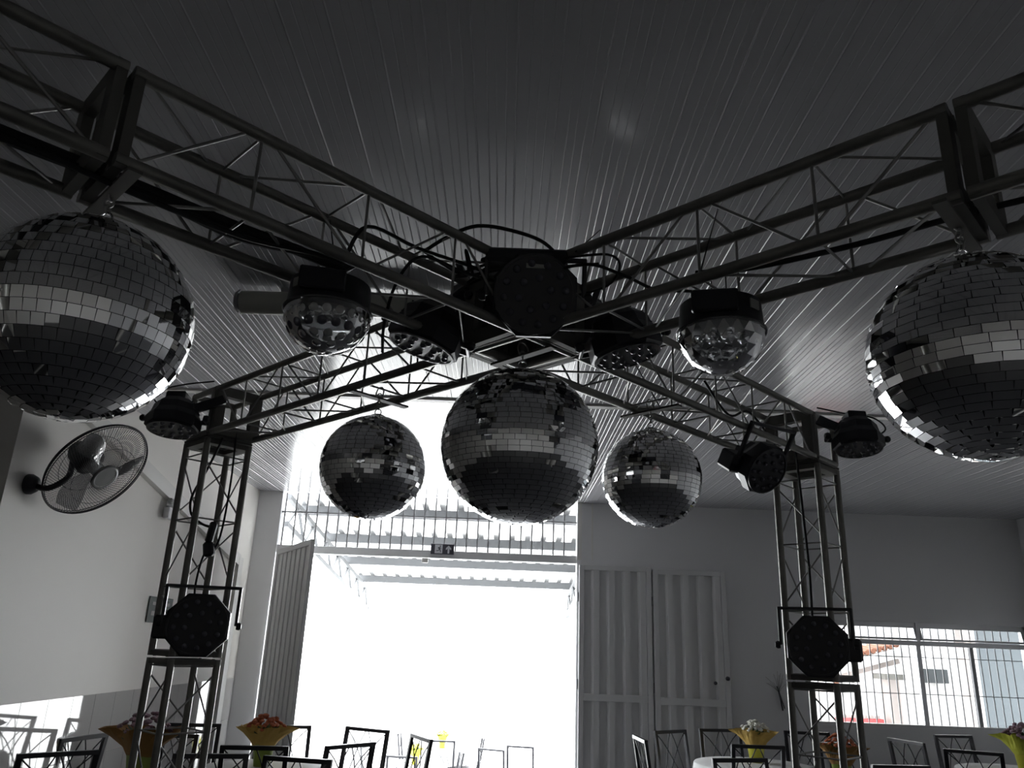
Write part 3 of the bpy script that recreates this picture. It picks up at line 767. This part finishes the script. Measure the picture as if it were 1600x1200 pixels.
# ------------------------------------------------------------------ small wall things
def running_man(mb, o, a, bb, n, s):
    o = Vector(o)
    P_ = lambda poly, th=.002: mb.prism([(x*s, y*s) for x, y in poly], a, bb, th, o, n)
    c = [(.30+.07*math.cos(2*PI*k/10), .80+.07*math.sin(2*PI*k/10)) for k in range(10)]; P_(c)
    P_([(.10, .70), (.26, .70), (.30, .48), (.20, .42), (.12, .55)]); P_([(.02, .60), (.12, .70), (.16, .64), (.06, .54)])
    P_([(.24, .70), (.42, .60), (.40, .54), (.24, .62)])
    P_([(.22, .48), (.32, .46), (.40, .18), (.33, .14)]); P_([(.18, .46), (.26, .42), (.06, .26), (-.16, .28), (-.16, .34), (.04, .34)])
t = thing('exit_sign', 'dark exit sign with running figure and arrow on the gateway lintel', 'sign', P(-.88, 11.10, 2.80))
t.location.y = BACK-.004
b = MB(); b.bx(-.13, .13, -.02, .004, -.0, .115, .003); b.build('sign_panel', signB, t)
b = MB(); b.bx(-.085, .0, -.0215, -.0195, .01, .105); pw = b.build('pictogram_field', signW, t)
b = MB(); running_man(b, (-.055, -.0215, .008), (1,0,0), (0,0,1), (0,-1,0), .10); b.build('running_figure', signB, pw)
b = MB(); b.prism([(.058,.012),(.078,.012),(.078,.062),(.098,.048),(.098,.07),(.068,.098),(.038,.07),(.038,.048),(.058,.062)], (1,0,0), (0,0,1), .002, (0,-.0195,0), (0,-1,0)); b.build('arrow', signW, t)
b = MB(); b.bx(0, .07, -.03, .01, 0, .05, .004)
o = b.build('door_sensor', trimM, None); o.location = (-1.16*K, BACK+.015, LINT-.095); tag(o, 'small pale box fixed under the gateway lintel left of the exit sign', 'box')
t = thing('emergency_lamp', 'white emergency lamp box high on the left wall below the sloping moulding', 'lamp', P(-3.52, 8.15, 2.84))
b = MB(); b.box((.03, 0, -.04), (.05, .16, .09), None, .006); b.build('lamp_box', mat('white_plastic', (.7, .7, .72), .35), t)
b = MB(); b.box((.03, .0, .045), (.045, .12, .08), None, .012); b.build('lamp_cover', domeClear, t)
t = thing('wall_sign', 'dark green sign with pale bands on the left wall behind the left tower', 'sign', P(-3.53, 8.42, 1.84))
b = MB(); b.bx(0, .008, -.23, .23, -.10, .10, .002); b.build('sign_panel', signG, t)
b = MB(); b.bx(.008, .0095, -.17, .17, .035, .06); b.bx(.008, .0095, -.17, .17, -.045, -.01); b.build('pale_band', greyFace, t)
t = thing('wall_ornament', 'dark dried twig ornament on the end wall right of the gate leaves', 'ornament', P(3.73, 11.12, 1.05))
b = MB(); rr = random.Random(9)
b.tube([(0,-.012,-.08), (-.02,-.015,.05), (-.035,-.02,.12)], .009, 6); b.tube([(.02,-.012,-.06), (-.015,-.015,.06), (-.05,-.02,.16)], .005, 6)
b.build('stem_bundle', blackM, t)
b = MB()
for k in range(14):
    a = rr.uniform(-1.0, .9); l = rr.uniform(.10, .22); b.tube([(-.03,-.02,.10), (-.03+math.sin(a)*l*.5, -.025, .10+math.cos(a)*l*.6), (-.03+math.sin(a)*l, -.03, .10+math.cos(a)*l)], .0013, 4)
b.build('twigs', plateM, t)

# ------------------------------------------------------------------ chairs
def make_chair(label, loc, rz):
    """front of the seat looks to local -Y ; backrest at +Y"""
    t = thing('dining_chair', label, 'chair', loc, rz)
    W2, D, H, SH = .20, .40, .95, .45
    lean = .075
    pt = lambda x, z: Vector((x, D/2+lean*max(0, (z-SH))/(H-SH), z))
    b = MB()
    for s in (-1, 1): b.bar(pt(s*W2, SH-.02), pt(s*W2, H), .024, .030, (1,0,0))
    b.bar(pt(-W2-.012, H-.012), pt(W2+.012, H-.012), .028, .026); b.bar(pt(-W2, SH+.10), pt(W2, SH+.10), .018, .018)
    b.build('back_frame', blackM, t)
    b = MB(); r = .0045; zt, zb = H-.025, SH+.10
    for x0, x1 in ((-W2+.01, .10), (W2-.01, -.10), (-.015, -.14), (.015, .14)):
        pts = []
        for j in range(7):
            u_ = j/6; q = pt(x0+(x1-x0)*(u_**.8), zt+(zb-zt)*u_); pts.append(q)
        b.tube(pts, r, 5)
    b.build('back_rods', blackM, t)
    b = MB(); b.box((0, -.01, SH+.012), (2*W2+.01, D, .045), None, .015); b.build('seat', seatM, t)
    for sx in (-1, 1):
        b = MB(); b.bar((sx*(W2-.005), -D/2+.01, SH-.01), (sx*(W2+.005), -D/2-.01, .002), .024, .024); b.build('leg', blackM, t)
        b = MB(); b.bar((sx*(W2), D/2, SH-.01), (sx*(W2+.005), D/2+.05, .002), .024, .024); b.build('leg', blackM, t)
    b = MB()
    for sx in (-1, 1): b.bar((sx*W2, -D/2, .2), (sx*W2, D/2+.03, .2), .014, .014)
    b.bar((-W2, 0, .2), (W2, 0, .2), .014, .014); b.build('stretcher', blackM, t)
    return t
proto = None
def chair(x, y, deg, label, group='metal chairs round the tables'):
    """x, y = middle of the top rail; deg = heading of the rail, seat to the given side"""
    global proto
    a = R(deg); off = Vector((-math.sin(a), math.cos(a), 0))*.275
    loc = (x-off.x, y-off.y, 0)
    if proto is None: proto = make_chair(label, loc, a); proto['group'] = group; return proto
    return dup(proto, loc, a, label, group)
chair(-2.52, 4.98, 42+180, 'black metal chair in the lower left corner, before the tiled wall')
chair(-2.76, 5.75, -105, 'black metal chair seen edge-on just left of the left tower')
chair(-2.42, 6.78, 10, 'black metal chair behind the left tower, nearest the left wall')
chair(-2.32, 6.05, 1, 'black metal chair seen through the legs of the left tower, behind the purple flowers')
chair(-1.70, 5.14, 14, 'black metal chair with its back rail just right of the left tower foot')
chair(-1.57, 5.57, 9+180, 'black metal chair in front of the green pot of orange flowers')
chair(-1.18, 5.12, -10, 'nearest black metal chair below the orange flowers, at the photo bottom')
chair(-1.73, 6.90, 15, 'black metal chair behind the orange flowers, in front of the swung gate leaf')
chair(-1.00, 5.86, 50+180, 'black metal chair standing right of the orange flower table, against the bright gateway')
chair(-1.06, 6.92, -28, 'taller looking far chair against the bright gateway behind the flower table')
chair(-.58, 6.48, -64, 'black metal chair seen edge-on against the bright gateway')
chair(1.56, 7.75, 38, 'black metal chair in front of the ribbed gate leaf, second from the gateway')
chair(2.10, 8.08, 13, 'black metal chair behind the white flowers, at the far end of the gate leaves')
chair(2.06, 6.78, 2+180, 'black metal chair in front of the yellow pot of white flowers')
chair(1.66, 5.90, 16, 'nearest black metal chair at the right table, cut by the photo bottom')
chair(1.16, 7.02, -86+180, 'black metal chair seen edge-on in front of the ribbed gate leaves')
chair(2.95, 8.15, -3, 'black metal chair against the end wall, left of the right tower')
chair(3.66, 7.66, -73+180, 'black metal chair seen sideways under the window, right of the right tower')
chair(4.49, 8.40, 12, 'black metal chair against the wall under the window')
chair(3.88, 6.98, -25+180, 'black metal chair in front of the one under the window')
chair(2.90, 7.22, 8, 'black metal chair seen between the legs of the right tower')
chair(2.75, 5.86, 8+180, 'black metal chair low in the photo, just right of the right tower')

# ------------------------------------------------------------------ tables
def table(x, y, r, label, seed=0, z=0):
    t = thing('round_table', label, 'table', (x, y, z), group='round tables')
    b = MB(); b.lathe([(r, .70), (r, .735), (.0001, .735)], 40, capped=False); b.lathe([(r, .70), (.0001, .70)], 40, capped=False); b.build('tabletop', whiteMet, t)
    for k in range(4):
        a = PI/4+PI/2*k; b = MB(); b.tube([(r*.6*math.cos(a), r*.6*math.sin(a), .70), (r*.72*math.cos(a), r*.72*math.sin(a), .002)], .014, 8); b.build('leg', blackM, t)
def tcloth(x, y, r, label, drop=.21, seed=1, z=0):
    zz0 = z
    b = MB(); N = 72; rr = random.Random(seed); ph = [rr.uniform(0, 6) for _ in range(3)]
    rings = [(.0001, .740, 0), (r*.6, .740, 0), (r+.004, .740, 0), (r+.012, .732, .1), (r+.02, .70, .5), (r+.035, .60, 1), (r+.05, .74-drop, 1.3)]
    vs = []
    for rd, z, w in rings:
        for k in range(N):
            a = 2*PI*k/N; q = rd+w*.014*(math.sin(9*a+ph[0])+.7*math.sin(14*a+ph[1]))
            vs.append((q*math.cos(a), q*math.sin(a), z))
    b.add(vs, [(i*N+k, i*N+(k+1) % N, (i+1)*N+(k+1) % N, (i+1)*N+k) for i in range(len(rings)-1) for k in range(N)], True)
    o = b.build('tablecloth', cloth, None); o.location = (x, y, zz0); tag(o, label, 'tablecloth', 'white tablecloths')
def flowers(x, y, z, label, pot, wrap, pet, seed, s=1.0, wr=1.0):
    t = thing('potted_flowers', label, 'potted flowers', (x, y, z), group='potted flowers on the tables'); rr = random.Random(seed)
    b = MB(); b.lathe([(.0001, 0), (.05*s, 0), (.068*s, .13*s), (.072*s, .13*s), (.072*s, .14*s), (.06*s, .14*s), (.0001, .12*s)], 24, capped=False); b.build('pot', pot, t)
    b = MB(); N = 40; vs = []; rows = [(.058, .10, 0), (.085, .15, .1), (.105*wr, .20, .4), (.128*wr, .24, 1.0)]
    for ri, (rd, zz_, w) in enumerate(rows):
        for k in range(N):
            a = 2*PI*k/N; j = w*(.04*math.cos(2*a+.3*seed)+.018*math.sin(5*a+2*seed)+rr.uniform(-.006, .006))
            vs.append(((rd+j*1.3)*s*math.cos(a), (rd+j*1.3)*s*math.sin(a), (zz_-abs(j)*.25)*s+w*rr.uniform(-.008, .008)))
    fs = [(i*N+k, i*N+(k+1) % N, (i+1)*N+(k+1) % N, (i+1)*N+k) for i in range(len(rows)-1) for k in range(N)]
    b.add(vs, fs); b.build('tissue_wrap', wrap, t)
    b = MB()
    for k in range(26):
        a = rr.uniform(0, 2*PI); rd = rr.uniform(.02, .095)*s; c = Vector((rd*math.cos(a), rd*math.sin(a), (.17+rr.uniform(0, .05))*s))
        d = Vector((math.cos(a)*.7, math.sin(a)*.7, .6)).normalized(); u_, w_ = basis(d); l = .05*s
        b.add([c, c+d*l*.5+u_*.016, c+d*l, c+d*l*.5-u_*.016], [(0,1,2,3)])
    b.build('leaves', leafM, t)
    b = MB()
    for k in range(60):
        a = rr.uniform(0, 2*PI); u_ = math.sqrt(rr.random()); rd = u_*.115*s; c = Vector((rd*math.cos(a), rd*math.sin(a), (.30-.07*u_*u_+rr.uniform(-.012, .012))*s))
        q = Vector((0,0,1)).rotation_difference(Vector((math.cos(a)*u_*.6, math.sin(a)*u_*.6, 1)))
        r0 = rr.uniform(.012, .019)*s
        b.lathe([(.0001, -r0*.5), (r0*.8, -r0*.2), (r0, r0*.25), (r0*.55, r0*.6), (.0001, r0*.5)], 7, c, q, smooth=False, capped=False)
    b.build('blossoms', pet, t)
tabs = [(-1.64, 6.16, .45, 'under the orange flowers in the green pot'), (-2.26, 5.42, .42, 'behind the left tower legs under the purple flowers'),
        (2.20, 7.36, .5, 'right, under the white flowers in the yellow pot'), (4.62, 7.60, .5, 'cut by the right photo edge'),
        (2.62, 6.50, .38, 'low in the photo before the right tower')]
for i, (x, y, r, w) in enumerate(tabs):
    table(x, y, r, 'round table '+w, seed=i)
    tcloth(x, y, r, 'white cloth on the round table '+w, seed=i+3)
flowers(-1.69, 6.22, .742, 'orange flowers in a green pot with yellow tissue, left of the gateway', potG, wrapY, petO, 1, 1.12, 1.15)
flowers(-2.23, 5.42, .742, 'purple flowers in amber tissue behind the foot of the left tower', potG, wrapO, petP, 2, 1.30, 1.25)
flowers(2.26, 7.50, .742, 'white flowers in a yellow pot on the right table', potY, wrapY, petW, 3, 1.1, 1.1)
flowers(4.60, 7.45, .742, 'purple flowers in lime tissue at the right photo edge', potY, wrapG, petP, 4, 1.3, 1.0)
flowers(2.60, 6.50, .742, 'orange flowers low in the photo before the right tower', potG, wrapO, petO, 5, 1.1, 1.0)

# ------------------------------------------------------------------ outside
YG = -.8
b = MB(); b.bx(-30, 30, BACK+.15, 45, YG-.12, YG)
b.bx(DX0-.3, DX1+.3, BACK+.15, BACK+1.0, YG, -.02)
struct(b.build('ground', concrete), 'pale concrete yard outside the gateway', 'ground')
# canopy : sloping lattice girders, purlins, corrugated sheets
rz_ = lambda y: 1.62 + (3.276-.11*y)       # plan units, underside of purlins
def RP(x, y, dz=0): return Vector((x*K, y*K, (3.276-.11*y+dz)*K+1.62))
t = thing('canopy', 'white steel canopy with corrugated roof sheets outside the gateway', 'canopy', (-3.2*K, 11.5*K, 0))
for gx in (-3.2, 1.5):
    b = MB(); ys = [11.5+.55*i for i in range(15)]
    b.bar(RP(gx, 11.45, -.05), RP(gx, 19.4, -.05), .06, .06); b.bar(RP(gx, 11.45, -.45), RP(gx, 19.4, -.45), .06, .06)
    for i, y in enumerate(ys[:-1]):
        b.bar(RP(gx, y, -.05 if i % 2 else -.45), RP(gx, ys[i+1], -.45 if i % 2 else -.05), .03, .03)
    b.build('lattice_girder', purlM, t, True)
    for y in (19.2,):
        b = MB(); q = RP(gx, y, -.4); b.bx(q.x-.05, q.x+.05, q.y-.05, q.y+.05, YG, q.z); b.build('post', whiteMet, t, True)
for y in (12.6, 14.4, 16.3, 18.2):
    b = MB(); b.bar(RP(-3.3, y, .06), RP(3.2, y, .06), .05, .12); b.build('purlin', purlM, t, True)
b = MB(); x = -3.3; pf = []
while x < 3.2:
    pf += [(x, .0), (x+.10, .0), (x+.14, .10), (x+.24, .10)]; x += .28
n = len(pf); ya, yb = 11.42, 19.5
vs = [RP(px, ya, .14+pz) for px, pz in pf]+[RP(px, yb, .14+pz) for px, pz in pf]
b.add(vs, [(i, i+1, n+i+1, n+i) for i in range(n-1)]); b.build('roof_sheet', sheetM, t, True)
b = MB(); pf = []; x = 3.0
while x < 11.5:
    pf += [(x, .0), (x+.10, .0), (x+.14, .10), (x+.24, .10)]; x += .28
n = len(pf); yb = 16.2
vs = [RP(px, ya, .16+pz) for px, pz in pf]+[RP(px, yb, .16+pz) for px, pz in pf]
b.add(vs, [(i, i+1, n+i+1, n+i) for i in range(n-1)]); b.build('roof_sheet', sheetM, t, True)
for y in (12.6, 14.4, 16.1):
    b = MB(); b.bar(RP(3.2, y, .06), RP(11.4, y, .06), .05, .12); b.build('purlin', purlM, t, True)
# buildings seen through the window
t = thing('neighbour_house', 'white house with a terracotta roof edge seen through the window', 'house', (4.0, 14.0, YG))
b = MB(); b.bx(3.0, 12.0, 14.0, 14.2, YG, 5.0); b.build('wall', outWall, t, True)
b = MB(); b.bar((5.2, 13.0, 1.46), (6.26, 13.0, 1.755), .3, .13); b.build('fascia', outWall, t, True)
b = MB(); b.bar((5.2, 13.25, 1.34), (6.26, 13.25, 1.625), .5, .07); b.build('eave_board', pinkWall, t, True)
b = MB()
for k in range(12): b.tube([(5.2+.095*k, 13.0, 1.58+.026*k), (5.2+.095*k, 13.6, 1.61+.026*k)], .04, 8)
b.build('roof_tiles', terra, t, True)
b = MB(); b.bx(5.76, 5.93, 12.4, 12.6, YG, 1.36); b.build('column', pinkWall, t, True)
b = MB(); b.bx(5.68, 5.98, 12.3, 12.7, 1.36, 1.44); b.build('column_cap', plateM, t, True)
b = MB(); b.bx(5.17, 5.23, 12.9, 12.96, YG, 1.3); b.build('post', terra, t, True)
b = MB(); b.bx(7.08, 7.50, 13.93, 13.99, 1.30, 1.52); b.build('small_window', shadeGrey, t, True)
t = thing('outside_wall', 'wall with its shade painted grey and a pinkish pillar outside the right end of the window', 'wall', (6.3, 11.2, YG))
b = MB(); b.bx(6.345, 12, 11.0, 11.2, YG, 3.4); b.build('wall_panel', shadeGrey, t, True)
b = MB(); b.bx(6.19, 6.345, 11.0, 11.2, YG, 3.4); b.build('pillar', pinkWall, t, True)
b = MB(); b.bx(4.4, 5.9, 12.42, 12.58, YG, .655)
tag(b.build('yard_parapet', outWall), 'low white parapet outside the window carrying red crates', 'parapet')
for i, x in enumerate((5.15, 5.50)):
    t = thing('red_crate', ('left' if i == 0 else 'right')+' one of the two red crates outside the window', 'crate', (x, 12.5, .655), group='red crates')
    b = MB(); b.bx(-.16, .16, -.07, .07, 0, .02); b.bx(-.16, .16, -.07, -.05, .02, .15, .003); b.bx(-.16, .16, .05, .07, .02, .15, .003); b.bx(-.16, -.14, -.05, .05, .02, .15); b.bx(.14, .16, -.05, .05, .02, .15)
    b.build('crate_body', redP, t)
    b = MB()
    for k in range(3): b.lathe([(.03, 0), (.034, .17), (.0001, .175)], 12, (-.09+.09*k, 0, .021), capped=False)
    b.build('contents', pinkWall, t)
# yard tables and chairs beyond the gateway
for i, (x, y) in enumerate(((-1.25, 12.6), (-1.0, 14.6))):
    w = ('nearer' if i == 0 else 'farther')
    table(x, y, .5, f'{w} round table in the bright yard beyond the gateway', z=YG)
    tcloth(x, y, .5, f'white cloth on the {w} table in the bright yard', z=YG)
    flowers(x+.05, y, YG+.742, f'small yellow flowers on the {w} yard table', potY, wrapG, petY, 11+i, .9)
for (x, y, a, lb) in ((-1.95, 12.7, 80, 'yard chair left of the nearer yard table'), (-1.3, 11.75, 175, 'yard chair before the nearer yard table'), (-.52, 12.5, -80, 'yard chair right of the nearer yard table'),
                  (-1.7, 14.7, 90, 'yard chair left of the farther yard table'), (-.9, 13.75, 185, 'yard chair before the farther yard table'), (-.25, 14.5, -95, 'yard chair right of the farther yard table'),
                  (-.1, 12.9, 160, 'first yard chair of the two to the right'), (.35, 13.4, 170, 'second yard chair of the two to the right')):
    c = chair(x, y, a, 'black metal '+lb, 'chairs in the yard'); c.location.z = YG
